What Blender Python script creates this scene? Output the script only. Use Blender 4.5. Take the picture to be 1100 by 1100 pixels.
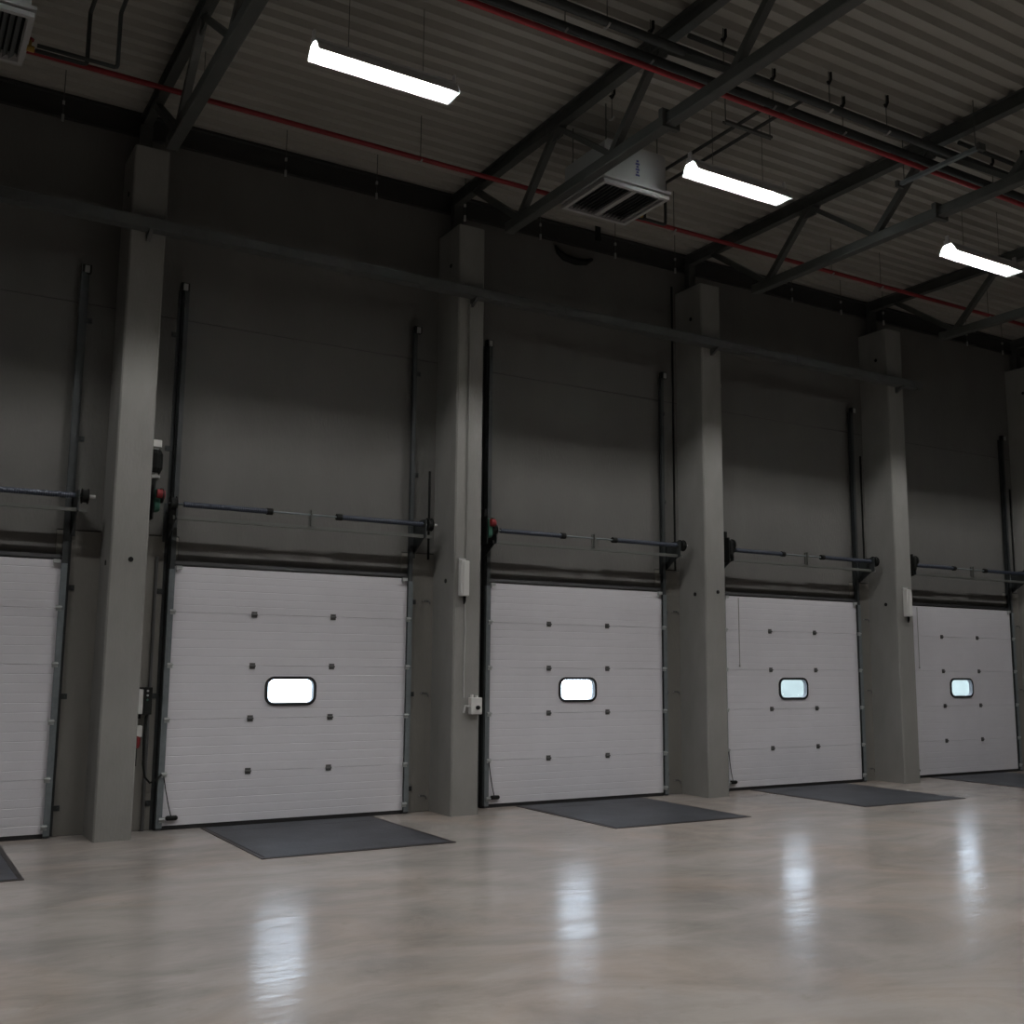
import bpy, bmesh, math, random
from mathutils import Vector, Matrix

for o in list(bpy.data.objects):
    bpy.data.objects.remove(o)
scene = bpy.context.scene
COL = scene.collection
R = random.Random(7)

# ------------------------------------------------------------------ camera
# solved from the photograph (door seams, column edges, leveller corners), metres
F_PX, PITCH, YAW, ROLL = 1144.9, 0.1436, 0.5374, 0.0085
CAM = Vector((-3.0054, -12.7051, 1.8726))
cy_, sy_, cp_, sp_ = math.cos(YAW), math.sin(YAW), math.cos(PITCH), math.sin(PITCH)
fwd = Vector((sy_ * cp_, cy_ * cp_, sp_))
rgt = Vector((cy_, -sy_, 0))
upv = rgt.cross(fwd)
c_, s_ = math.cos(ROLL), math.sin(ROLL)
rgt, upv = c_ * rgt + s_ * upv, -s_ * rgt + c_ * upv
cd = bpy.data.cameras.new('camera')
cam = bpy.data.objects.new('camera', cd)
COL.objects.link(cam)
cam.matrix_world = Matrix(((rgt.x, upv.x, -fwd.x, CAM.x), (rgt.y, upv.y, -fwd.y, CAM.y),
                           (rgt.z, upv.z, -fwd.z, CAM.z), (0, 0, 0, 1)))
cd.sensor_fit = 'HORIZONTAL'
cd.sensor_width = 36.0
cd.lens = F_PX / 1100 * 36.0
cd.clip_end = 500
scene.camera = cam

# ------------------------------------------------------------------ sky and exposure
w = bpy.data.worlds.new('overcast_sky')
scene.world = w
w.use_nodes = True
bg = w.node_tree.nodes['Background']
bg.inputs[0].default_value = (0.76, 0.85, 1.0, 1)
bg.inputs[1].default_value = 12.5
TUBE_STRENGTH = 640.0
vs = scene.view_settings
vs.view_transform = 'Standard'
vs.look = 'None'
vs.exposure = 0.0
vs.gamma = 1.0
vs.use_curve_mapping = False

# ------------------------------------------------------------------ materials
MATS = {}


def material(name, col, rough=0.6, metal=0.0, vary=0.0, scale=3.0, bump=0.0, bscale=40.0, spec=0.5, stretch=None, col2=None):
    if name in MATS:
        return MATS[name]
    m = bpy.data.materials.new(name)
    m.use_nodes = True
    nt = m.node_tree
    b = nt.nodes['Principled BSDF']
    b.inputs['Roughness'].default_value = rough
    b.inputs['Metallic'].default_value = metal
    b.inputs['Specular IOR Level'].default_value = spec
    b.inputs['Base Color'].default_value = (*col, 1)
    if vary or bump:
        tc = nt.nodes.new('ShaderNodeTexCoord')
        mp = nt.nodes.new('ShaderNodeMapping')
        if stretch:
            mp.inputs['Scale'].default_value = stretch
        nt.links.new(tc.outputs['Object'], mp.inputs['Vector'])
    if vary:
        n = nt.nodes.new('ShaderNodeTexNoise')
        n.inputs['Scale'].default_value = scale
        n.inputs['Detail'].default_value = 6
        n.inputs['Roughness'].default_value = 0.6
        nt.links.new(mp.outputs[0], n.inputs['Vector'])
        r = nt.nodes.new('ShaderNodeValToRGB')
        r.color_ramp.elements[0].position = 0.3
        r.color_ramp.elements[1].position = 0.7
        c2 = col2 or tuple(min(1, x * (1 + vary)) for x in col)
        c1 = tuple(x * (1 - vary) for x in col) if not col2 else col
        r.color_ramp.elements[0].color = (*c1, 1)
        r.color_ramp.elements[1].color = (*c2, 1)
        nt.links.new(n.outputs['Fac'], r.inputs['Fac'])
        nt.links.new(r.outputs['Color'], b.inputs['Base Color'])
    if bump:
        n2 = nt.nodes.new('ShaderNodeTexNoise')
        n2.inputs['Scale'].default_value = bscale
        n2.inputs['Detail'].default_value = 4
        nt.links.new(mp.outputs[0], n2.inputs['Vector'])
        bp = nt.nodes.new('ShaderNodeBump')
        bp.inputs['Strength'].default_value = bump
        bp.inputs['Distance'].default_value = 0.02
        nt.links.new(n2.outputs['Fac'], bp.inputs['Height'])
        nt.links.new(bp.outputs['Normal'], b.inputs['Normal'])
    MATS[name] = m
    return m


def emitter(name, col, strength):
    m = bpy.data.materials.new(name)
    m.use_nodes = True
    nt = m.node_tree
    nt.nodes.clear()
    e = nt.nodes.new('ShaderNodeEmission')
    e.inputs[0].default_value = (*col, 1)
    e.inputs[1].default_value = strength
    o = nt.nodes.new('ShaderNodeOutputMaterial')
    nt.links.new(e.outputs[0], o.inputs[0])
    return m


def floor_material():
    m = bpy.data.materials.new('polished_concrete_floor')
    m.use_nodes = True
    nt = m.node_tree
    L = nt.links.new
    b = nt.nodes['Principled BSDF']
    tc = nt.nodes.new('ShaderNodeTexCoord')

    def noise(scale, detail=5, rough=0.55, stretch=(1, 1, 1), dist=0.0):
        mp = nt.nodes.new('ShaderNodeMapping')
        mp.inputs['Scale'].default_value = stretch
        L(tc.outputs['Object'], mp.inputs['Vector'])
        n = nt.nodes.new('ShaderNodeTexNoise')
        n.inputs['Scale'].default_value = scale
        n.inputs['Detail'].default_value = detail
        n.inputs['Roughness'].default_value = rough
        n.inputs['Distortion'].default_value = dist
        L(mp.outputs[0], n.inputs['Vector'])
        return n.outputs['Fac']

    def ramp(fac, p0, c0, p1, c1):
        r = nt.nodes.new('ShaderNodeValToRGB')
        r.color_ramp.elements[0].position = p0
        r.color_ramp.elements[1].position = p1
        r.color_ramp.elements[0].color = (*c0, 1)
        r.color_ramp.elements[1].color = (*c1, 1)
        L(fac, r.inputs['Fac'])
        return r.outputs['Color']

    def mix(mode, fac, a, c):
        x = nt.nodes.new('ShaderNodeMix')
        x.data_type = 'RGBA'
        x.blend_type = mode
        x.inputs['Factor'].default_value = fac
        L(a, x.inputs['A'])
        L(c, x.inputs['B'])
        return x.outputs['Result']
    base = ramp(noise(0.28, 6, 0.6, dist=0.6), 0.34, (0.358, 0.334, 0.310), 0.66, (0.425, 0.393, 0.362))
    cloud = ramp(noise(0.9, 8, 0.65, stretch=(0.6, 1, 1), dist=1.2), 0.36, (0.70, 0.70, 0.71), 0.62, (1, 1, 1))
    warm = ramp(noise(0.45, 5, 0.6, dist=1.0), 0.45, (1, 1, 1), 0.75, (1.08, 0.98, 0.90))
    spots = ramp(noise(3.2, 5, 0.7), 0.28, (0.82, 0.80, 0.77), 0.40, (1, 1, 1))
    c = mix('MULTIPLY', 1.0, base, cloud)
    c = mix('MULTIPLY', 1.0, c, warm)
    c = mix('MULTIPLY', 0.8, c, spots)
    L(c, b.inputs['Base Color'])
    rr = ramp(noise(1.6, 5, 0.6, stretch=(0.5, 1.3, 1), dist=0.8), 0.3, (0.15,) * 3, 0.7, (0.27,) * 3)
    L(rr, b.inputs['Roughness'])
    b.inputs['Specular IOR Level'].default_value = 0.28
    bp = nt.nodes.new('ShaderNodeBump')
    bp.inputs['Strength'].default_value = 0.22
    bp.inputs['Distance'].default_value = 0.02
    L(noise(5.0, 3, 0.5, stretch=(0.6, 1.2, 1)), bp.inputs['Height'])
    L(bp.outputs['Normal'], b.inputs['Normal'])
    return m


def checker_plate_material():
    m = material('steel_tread_plate', (0.060, 0.064, 0.073), 0.55, 0.3, vary=0.35, scale=1.6)
    nt = m.node_tree
    tc = nt.nodes.new('ShaderNodeTexCoord')
    mp = nt.nodes.new('ShaderNodeMapping')
    mp.inputs['Rotation'].default_value = (0, 0, math.radians(45))
    nt.links.new(tc.outputs['Object'], mp.inputs['Vector'])
    ch = nt.nodes.new('ShaderNodeTexVoronoi')
    ch.inputs['Scale'].default_value = 28
    nt.links.new(mp.outputs[0], ch.inputs['Vector'])
    bp = nt.nodes.new('ShaderNodeBump')
    bp.inputs['Strength'].default_value = 0.4
    bp.inputs['Distance'].default_value = 0.004
    nt.links.new(ch.outputs['Distance'], bp.inputs['Height'])
    nt.links.new(bp.outputs['Normal'], nt.nodes['Principled BSDF'].inputs['Normal'])
    return m


def pane_material():
    m = bpy.data.materials.new('acrylic_window_pane')
    m.use_nodes = True
    nt = m.node_tree
    nt.nodes.clear()
    t = nt.nodes.new('ShaderNodeBsdfTransparent')
    t.inputs[0].default_value = (0.93, 0.96, 0.97, 1)
    g = nt.nodes.new('ShaderNodeBsdfGlossy')
    g.inputs['Roughness'].default_value = 0.08
    mx = nt.nodes.new('ShaderNodeMixShader')
    o = nt.nodes.new('ShaderNodeOutputMaterial')
    mx.inputs[0].default_value = 0.06
    nt.links.new(t.outputs[0], mx.inputs[1])
    nt.links.new(g.outputs[0], mx.inputs[2])
    nt.links.new(mx.outputs[0], o.inputs[0])
    return m


def translucent_material():
    m = bpy.data.materials.new('translucent_lamp_plastic')
    m.use_nodes = True
    nt = m.node_tree
    nt.nodes.clear()
    t = nt.nodes.new('ShaderNodeBsdfTranslucent')
    t.inputs[0].default_value = (0.9, 0.93, 0.93, 1)
    d = nt.nodes.new('ShaderNodeBsdfDiffuse')
    d.inputs[0].default_value = (0.7, 0.75, 0.75, 1)
    mx = nt.nodes.new('ShaderNodeMixShader')
    mx.inputs[0].default_value = 0.3
    o = nt.nodes.new('ShaderNodeOutputMaterial')
    nt.links.new(t.outputs[0], mx.inputs[1])
    nt.links.new(d.outputs[0], mx.inputs[2])
    cl = nt.nodes.new('ShaderNodeBsdfTransparent')
    cl.inputs[0].default_value = (0.9, 0.95, 0.95, 1)
    m2 = nt.nodes.new('ShaderNodeMixShader')
    m2.inputs[0].default_value = 0.65
    nt.links.new(mx.outputs[0], m2.inputs[1])
    nt.links.new(cl.outputs[0], m2.inputs[2])
    nt.links.new(m2.outputs[0], o.inputs[0])
    return m


M_FLOOR = floor_material()
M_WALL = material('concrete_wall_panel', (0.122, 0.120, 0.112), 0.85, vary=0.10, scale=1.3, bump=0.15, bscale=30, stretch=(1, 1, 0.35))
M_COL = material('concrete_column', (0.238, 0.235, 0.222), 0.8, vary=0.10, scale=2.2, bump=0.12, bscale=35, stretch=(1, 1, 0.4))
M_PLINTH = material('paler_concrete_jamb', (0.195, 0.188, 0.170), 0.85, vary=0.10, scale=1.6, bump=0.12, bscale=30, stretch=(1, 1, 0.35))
M_JOINT = material('dark_joint_sealant', (0.06, 0.06, 0.055), 0.9)
M_DECK = material('pale_coated_roof_sheet', (0.31, 0.30, 0.268), 0.55, vary=0.06, scale=0.8)
M_STEEL = material('dark_painted_steel', (0.055, 0.058, 0.053), 0.55, 0.0, vary=0.15, scale=4)
M_EAVE = material('dark_eave_steel', (0.03, 0.03, 0.028), 0.6, vary=0.1, scale=3)
M_DOOR = material('white_door_sheet', (0.665, 0.66, 0.695), 0.45, vary=0.03, scale=2, bump=0.05, bscale=120)
M_SEAM = material('door_seam_grey', (0.35, 0.35, 0.36), 0.6)
M_RUBBER = material('black_rubber', (0.012, 0.012, 0.013), 0.6)
M_GALV = material('galvanised_steel', (0.17, 0.195, 0.205), 0.5, 0.3, vary=0.15, scale=9)
M_TRACK = material('dull_track_steel', (0.035, 0.040, 0.041), 0.5, 0.2, vary=0.2, scale=6)
M_ROLLER = material('light_zinc_bracket', (0.42, 0.44, 0.44), 0.45, 0.4)
M_HINGE = material('dark_zinc_hinge', (0.11, 0.11, 0.11), 0.5, 0.3)
M_SPRING = material('blue_black_spring_steel', (0.032, 0.041, 0.062), 0.45, 0.2)
M_RAIL = material('grey_rail', (0.12, 0.125, 0.115), 0.5, 0.2)
M_BLACK = material('black_plastic', (0.010, 0.011, 0.010), 0.7, spec=0.2)
M_RED = material('red_plastic', (0.19, 0.008, 0.011), 0.5)
M_REDPIPE = material('red_pipe_paint', (0.20, 0.008, 0.012), 0.5, vary=0.08, scale=5)
M_PIPE = material('black_pipe_insulation', (0.022, 0.025, 0.024), 0.7, vary=0.2, scale=6)
M_WHITEBOX = material('white_plastic_box', (0.62, 0.62, 0.60), 0.45)
M_GREYBOX = material('pale_grey_plastic', (0.42, 0.42, 0.41), 0.5)
M_CASE = material('white_unit_casing', (0.36, 0.36, 0.355), 0.4, vary=0.03, scale=4)
M_LOUVRE = material('grey_louvre', (0.085, 0.09, 0.09), 0.5)
M_BLUE = material('dark_blue_print', (0.03, 0.03, 0.16), 0.5)
M_BRASS = material('brass_valve', (0.35, 0.22, 0.05), 0.4, 0.7)
M_GREEN = material('green_gear_paint', (0.02, 0.09, 0.06), 0.5)
M_TRAY = material('cable_tray_zinc', (0.095, 0.10, 0.098), 0.55, 0.2, vary=0.12, scale=5)
M_WIRE = material('hanger_wire', (0.08, 0.085, 0.08), 0.5, 0.4)
M_TIP = material('bright_zinc_tip', (0.34, 0.34, 0.33), 0.4, 0.3)
M_PLATE = checker_plate_material()
M_PFRAME = material('brown_black_steel_frame', (0.035, 0.030, 0.028), 0.55, 0.3, vary=0.3, scale=6)
M_PANE = pane_material()
M_TRANS = translucent_material()
M_REFL = material('white_lamp_reflector', (0.55, 0.55, 0.55), 0.4)
M_HOUSING = material('white_lamp_housing', (0.6, 0.6, 0.6), 0.5)
M_TUBE = emitter('lit_fluorescent_tube', (1.0, 0.98, 0.965), TUBE_STRENGTH)
M_CLAD = material('backdrop_cladding', (0.084, 0.092, 0.079), 0.7, vary=0.2, scale=0.5)  # tone chosen for the tint wanted in the farther windows
M_YARD = material('pale_yard_concrete', (0.55, 0.60, 0.58), 0.8, vary=0.25, scale=0.12)


# ------------------------------------------------------------------ mesh builder
class MB:
    def __init__(self):
        self.v, self.f = [], []

    def box(self, x0, x1, y0, y1, z0, z1):
        i = len(self.v)
        self.v += [(x0, y0, z0), (x1, y0, z0), (x1, y1, z0), (x0, y1, z0), (x0, y0, z1), (x1, y0, z1), (x1, y1, z1), (x0, y1, z1)]
        self.f += [tuple(i + k for k in q) for q in ((0, 3, 2, 1), (4, 5, 6, 7), (0, 1, 5, 4), (1, 2, 6, 5), (2, 3, 7, 6), (3, 0, 4, 7))]
        return self

    def prism(self, poly, axis, a, b):
        """poly: 2-D outline; extruded from a to b along axis (x: (y,z), y: (x,z), z: (x,y))"""
        def P(p, t):
            return {'x': (t, p[0], p[1]), 'y': (p[0], t, p[1]), 'z': (p[0], p[1], t)}[axis]
        n, i = len(poly), len(self.v)
        self.v += [P(p, a) for p in poly] + [P(p, b) for p in poly]
        self.f += [tuple(i + k for k in range(n))[::-1], tuple(i + n + k for k in range(n))]
        self.f += [(i + k, i + (k + 1) % n, i + n + (k + 1) % n, i + n + k) for k in range(n)]
        return self

    def sheet(self, line, axis, a, b, th):
        """open profile given thickness th (offset +second coordinate), extruded"""
        self.prism(list(line) + [(p[0], p[1] + th) for p in reversed(line)], axis, a, b)
        return self

    def tube(self, pts, r, n=8, cap=True):
        pts = [Vector(p) for p in pts]
        i0 = len(self.v)
        up = None
        for k, p in enumerate(pts):
            t = (pts[min(k + 1, len(pts) - 1)] - pts[max(k - 1, 0)]).normalized()
            if up is None:
                up = Vector((0, 0, 1)) if abs(t.z) < 0.9 else Vector((1, 0, 0))
            a = t.cross(up).normalized()
            bb = a.cross(t)
            up = bb
            rr = r[k] if isinstance(r, (list, tuple)) else r
            for j in range(n):
                g = 2 * math.pi * j / n
                self.v.append(tuple(p + rr * (math.cos(g) * a + math.sin(g) * bb)))
        for k in range(len(pts) - 1):
            for j in range(n):
                q = (j + 1) % n
                self.f.append((i0 + k * n + j, i0 + k * n + q, i0 + (k + 1) * n + q, i0 + (k + 1) * n + j))
        if cap:
            self.f.append(tuple(i0 + j for j in range(n))[::-1])
            self.f.append(tuple(i0 + (len(pts) - 1) * n + j for j in range(n)))
        return self

    def bar(self, a, b, w, h):
        """rectangular bar between two points, width w (horizontal), height h"""
        a, b = Vector(a), Vector(b)
        t = (b - a).normalized()
        s = t.cross(Vector((0, 0, 1)))
        s = s.normalized() if s.length > 1e-4 else Vector((1, 0, 0))
        u = s.cross(t)
        i = len(self.v)
        for p in (a, b):
            for ds, du in ((-1, -1), (1, -1), (1, 1), (-1, 1)):
                self.v.append(tuple(p + s * ds * w / 2 + u * du * h / 2))
        self.f += [tuple(i + k for k in q) for q in ((0, 1, 2, 3), (7, 6, 5, 4), (0, 4, 5, 1), (1, 5, 6, 2), (2, 6, 7, 3), (3, 7, 4, 0))]
        return self

    def ring(self, outer, inner, axis, a, b):
        def P(p, t):
            return {'x': (t, p[0], p[1]), 'y': (p[0], t, p[1]), 'z': (p[0], p[1], t)}[axis]
        n, i = len(outer), len(self.v)
        for t in (a, b):
            self.v += [P(p, t) for p in outer] + [P(p, t) for p in inner]
        for k in range(n):
            q = (k + 1) % n
            o0, o1, i0, i1 = i + k, i + q, i + n + k, i + n + q
            O0, O1, I0, I1 = o0 + 2 * n, o1 + 2 * n, i0 + 2 * n, i1 + 2 * n
            self.f += [(o0, o1, i1, i0), (O0, I0, I1, O1), (o0, O0, O1, o1), (i0, i1, I1, I0)]
        return self

    def mesh(self, name, mat, smooth=False):
        me = bpy.data.meshes.new(name)
        me.from_pydata(self.v, [], self.f)
        bm = bmesh.new()
        bm.from_mesh(me)
        bmesh.ops.recalc_face_normals(bm, faces=bm.faces)
        bm.to_mesh(me)
        bm.free()
        me.materials.append(mat)
        if smooth:
            for p in me.polygons:
                p.use_smooth = len(p.vertices) == 4
        return me


CACHE = {}


def obj(name, mb, mat, parent=None, loc=(0, 0, 0), rot=(0, 0, 0), key=None, smooth=False, bevel=0):
    if key and key in CACHE:
        me = CACHE[key]
    else:
        me = (mb() if callable(mb) else mb).mesh(name, mat, smooth)
        if key:
            CACHE[key] = me
    o = bpy.data.objects.new(name, me)
    COL.objects.link(o)
    o.parent = parent
    o.location = loc
    o.rotation_euler = rot
    if bevel:
        bv = o.modifiers.new('bevel', 'BEVEL')
        bv.width = bevel
        bv.segments = 2
        bv.limit_method = 'ANGLE'
    return o


def tag(o, label=None, cat=None, group=None, kind=None):
    for k, v in (('label', label), ('category', cat), ('group', group), ('kind', kind)):
        if v:
            o[k] = v
    return o


def thing(name, loc, label, cat, group=None, kind=None, rot=(0, 0, 0)):
    o = bpy.data.objects.new(name, None)
    COL.objects.link(o)
    o.empty_display_size = 0.2
    o.location = loc
    o.rotation_euler = rot
    return tag(o, label, cat, group, kind)


def circle(cx, cy, r, n=16):
    return [(cx + r * math.cos(2 * math.pi * k / n), cy + r * math.sin(2 * math.pi * k / n)) for k in range(n)]


def rrect(cx, cy, hw, hh, r, seg=5):
    pts = []
    for (sx, sy, a0) in ((1, 1, 0), (-1, 1, 90), (-1, -1, 180), (1, -1, 270)):
        for k in range(seg + 1):
            a = math.radians(a0 + 90 * k / seg)
            pts.append((cx + sx * (hw - r) + r * math.cos(a), cy + sy * (hh - r) + r * math.sin(a)))
    return pts


# ------------------------------------------------------------------ layout numbers (metres)
P = 4.2342            # bay pitch
DW, DH = 2.944, 3.0   # door leaf
CX0, CX1 = -0.841, -0.448     # column faces, relative to the bay's door edge
CXM = (CX0 + CX1) / 2
CD = 0.528            # column front face
YW = 0.08             # wall face
XL, XR, YR = -15.0, 34.0, -30.0
ZDECK = 8.45
BAYS = range(-1, 4)   # doors
ORD = {-1: 'leftmost cut-off dock door', 0: 'first full dock door', 1: 'second full dock door',
       2: 'third full dock door', 3: 'fourth and farthest dock door'}

# ------------------------------------------------------------------ setting: floor, walls, roof sheet, yard
fl = MB().box(XL, XR, YR, 0.45, -0.3, 0.0)
tag(obj('floor', fl, M_FLOOR), 'polished beige-grey concrete warehouse floor with glossy window reflections', 'floor', kind='structure')

wf = thing('wall_front', (0, 0, 0), 'dark grey concrete panel wall holding the row of dock doors', 'wall', kind='structure')
WT = 0.30
G = 0.006
OX0, OX1, OZ = 0.03, 2.914, 2.965


def panel(x0, x1, z0, z1, m=None):
    obj('wall_panel', MB().box(0, x1 - x0 - 2 * G, 0, WT, 0, z1 - z0 - 2 * G), m or M_WALL, wf, (x0 + G, YW, z0 + G), key=('wp', round(x1 - x0, 4), round(z1 - z0, 4)))


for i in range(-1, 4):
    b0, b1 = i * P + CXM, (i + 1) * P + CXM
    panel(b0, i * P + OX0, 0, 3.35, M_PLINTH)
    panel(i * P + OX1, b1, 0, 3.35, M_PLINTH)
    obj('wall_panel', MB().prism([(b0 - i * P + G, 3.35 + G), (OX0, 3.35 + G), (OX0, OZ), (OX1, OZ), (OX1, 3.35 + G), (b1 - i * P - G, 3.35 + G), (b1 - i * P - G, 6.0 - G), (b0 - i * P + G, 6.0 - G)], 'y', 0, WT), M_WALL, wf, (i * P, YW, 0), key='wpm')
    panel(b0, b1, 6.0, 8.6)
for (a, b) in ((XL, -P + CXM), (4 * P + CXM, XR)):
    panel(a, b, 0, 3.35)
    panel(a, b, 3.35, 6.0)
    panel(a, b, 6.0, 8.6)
jm = MB()
for i in range(-1, 4):
    b0, b1 = i * P + CXM, (i + 1) * P + CXM
    jm.box(b0 - 0.02, i * P + OX0 - 0.02, YW + 0.012, YW + WT - .01, 0.002, 3.36)
    jm.box(i * P + OX1 + 0.02, b1 + 0.02, YW + 0.012, YW + WT - .01, 0.002, 3.36)
    jm.box(i * P + OX0 - 0.02, i * P + OX1 + 0.02, YW + 0.012, YW + WT - .01, OZ + 0.02, 3.36)
jm.box(-P + CXM, 4 * P + CXM, YW + 0.012, YW + WT - .01, 3.34, 8.6)
jm.box(XL, -P + CXM + 0.02, YW + 0.012, YW + WT - .01, 0.002, 8.6)
jm.box(4 * P + CXM - 0.02, XR, YW + 0.012, YW + WT - .01, 0.002, 8.6)
obj('joint_sealant', jm, M_JOINT, wf)

tag(obj('wall_left', MB().box(XL - 0.3, XL, YR, 0.45, -0.3, 9), M_WALL), 'plain concrete end wall of the hall beyond the left edge', 'wall', kind='structure')
tag(obj('wall_right', MB().box(XR, XR + 0.3, YR, 0.45, -0.3, 9), M_WALL), 'plain concrete end wall of the hall beyond the right edge', 'wall', kind='structure')
tag(obj('wall_rear', MB().box(XL, XR, YR - 0.3, YR, -0.3, 9), M_WALL), 'plain concrete rear wall of the hall behind the viewer', 'wall', kind='structure')

prof = []
RP = 0.23
y = 0.35
while y > YR:
    prof += [(y, ZDECK), (y - 0.095, ZDECK), (y - 0.125, ZDECK + 0.075), (y - 0.20, ZDECK + 0.075)]
    y -= RP
prof.append((YR, ZDECK))
ce = MB().sheet(prof, 'x', XL, XR, 0.02)
ce.box(XL - .3, XR + .3, YR - .3, 0.6, ZDECK + 0.16, ZDECK + 0.3)
tag(obj('ceiling', ce, M_DECK), 'pale trapezoidal steel roof sheeting with ribs running along the hall', 'ceiling', kind='structure')

tag(obj('trim_1', MB().prism([(YW, 8.47), (0.0, 8.47), (0.0, 8.44), (0.055, 8.44), (0.055, 8.21), (0.02, 8.21), (0.02, 8.18), (YW, 8.18)], 'x', XL, XR), M_EAVE),
    'dark steel eave strip along the top of the concrete wall', 'beam', kind='structure')
tag(obj('yard_ground', MB().box(-60, 140, 0.5, 160, -1.3, -1.2), M_YARD), 'pale concrete yard outside the dock door windows', 'ground', kind='structure')

nb = thing('added_backdrop_building', (62, 60, -1.2), 'added backdrop building far outside, dimming and tinting the farther door windows', 'building')  # building added outside to lower and tint the farther windows' brightness
for k in range(14):
    obj('cladding_panel', MB().box(0.02, 6.98, 0, 0.2, 0, 7.6), M_CLAD, nb, (k * 7.0, 0, 0), key='clad')
obj('roof_edge', MB().box(-0.2, 98.2, -0.15, 6, 7.6, 7.9), M_CLAD, nb)
obj('core', MB().box(0, 98, 0.1, 6, 0, 7.6), M_JOINT, nb)

# ------------------------------------------------------------------ concrete columns
COLTXT = {0: 'concrete column left of the first full dock door, nearest the camera',
          1: 'concrete column with white wall box and switch between first and second full doors',
          2: 'plain concrete column between second and third full dock doors',
          3: 'concrete column with a white wall box left of the farthest dock door',
          4: 'dark concrete column at the right picture edge beyond the farthest door'}
cw = CX1 - CX0
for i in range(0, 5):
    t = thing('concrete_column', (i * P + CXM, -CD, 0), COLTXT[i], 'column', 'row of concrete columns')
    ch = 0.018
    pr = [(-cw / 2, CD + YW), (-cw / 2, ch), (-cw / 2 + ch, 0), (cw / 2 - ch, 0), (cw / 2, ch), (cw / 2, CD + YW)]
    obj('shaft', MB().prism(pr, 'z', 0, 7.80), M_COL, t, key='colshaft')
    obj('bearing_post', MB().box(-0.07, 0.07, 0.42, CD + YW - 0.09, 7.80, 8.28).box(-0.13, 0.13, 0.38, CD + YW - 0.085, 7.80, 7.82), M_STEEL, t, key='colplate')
    for (yy, zz) in ((0.24, 2.97), (0.24, 7.28)):
        obj('socket', MB().prism(circle(yy, zz, 0.03, 12), 'x', -cw / 2 - 0.006, -cw / 2 + 0.01), M_BLACK, t, key=('sock', zz))
    if i in (0, 2):
        obj('socket', MB().prism(circle(0.02 if i == 0 else 0.04, 3.0, 0.028, 12), 'y', -0.008, 0.01), M_BLACK, t)


# ------------------------------------------------------------------ sectional dock doors
NP = 5
SE = [0.0, 0.617, 1.230, 1.848, 2.462, DH]
HU = (0.951, 1.960)
WCX, WCZ = 1.442, 1.55
WHW, WHH, WR = 0.325, 0.175, 0.115


def ribbed(mb, x0, x1, z0, z1, zt0, zt1):
    """front sheet with shallow horizontal ribs between z0 and z1; ribs follow the panel zt0..zt1"""
    n = 6
    lines = [zt0 + (zt1 - zt0) * k / n for k in range(1, n)]
    pts = [(0.0 + (0.009 if abs(z0 - zt0) < 1e-4 else 0), z0)]
    if abs(z0 - zt0) < 1e-4:
        pts.append((0.0, z0 + 0.004))
    for L in lines:
        if z0 + 0.012 < L < z1 - 0.012:
            pts += [(0.0, L - 0.005), (0.0025, L), (0.0, L + 0.005)]
    if abs(z1 - zt1) < 1e-4:
        pts += [(0.0, z1 - 0.004), (0.009, z1)]
    else:
        pts.append((0.0, z1))
    poly = pts + [(0.042, z1), (0.042, z0)]
    mb.prism(poly, 'x', x0, x1)


def door_panel(k):
    mb = MB()
    h = SE[k + 1] - SE[k]
    z0, z1 = (0.045 if k == 0 else 0.0), h + 0.0004
    X0, X1 = -0.03, DW + 0.03
    if k != 2:
        ribbed(mb, X0, X1, z0, z1, z0, z1)
    else:
        hx0, hx1 = WCX - WHW + 0.034, WCX + WHW - 0.034
        hz0, hz1 = WCZ - WHH + 0.034 - SE[k], WCZ + WHH - 0.034 - SE[k]
        ribbed(mb, X0, hx0, z0, z1, z0, z1)
        ribbed(mb, hx1, X1, z0, z1, z0, z1)
        ribbed(mb, hx0, hx1, z0, hz0, z0, z1)
        ribbed(mb, hx0, hx1, hz1, z1, z0, z1)
    return mb


def hinge_mesh():
    mb = MB()
    mb.box(-0.034, 0.034, -0.006, 0.0, -0.036, 0.036)
    mb.tube([(-0.037, -0.011, 0), (0.037, -0.011, 0)], 0.011, 8)
    mb.box(-0.012, 0.012, -0.012, -0.005, -0.03, -0.02)
    mb.box(-0.012, 0.012, -0.012, -0.005, 0.02, 0.03)
    return mb


def roller_mesh(s):
    mb = MB()
    mb.box(-0.03, 0.03, -0.008, 0.0, -0.03, 0.03)
    mb.box(-0.03, 0.03, -0.028, -0.006, 0.0, 0.006)
    mb.tube([(-0.034, -0.02, 0.012), (0.034, -0.02, 0.012)], 0.009, 8)
    return mb


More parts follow.
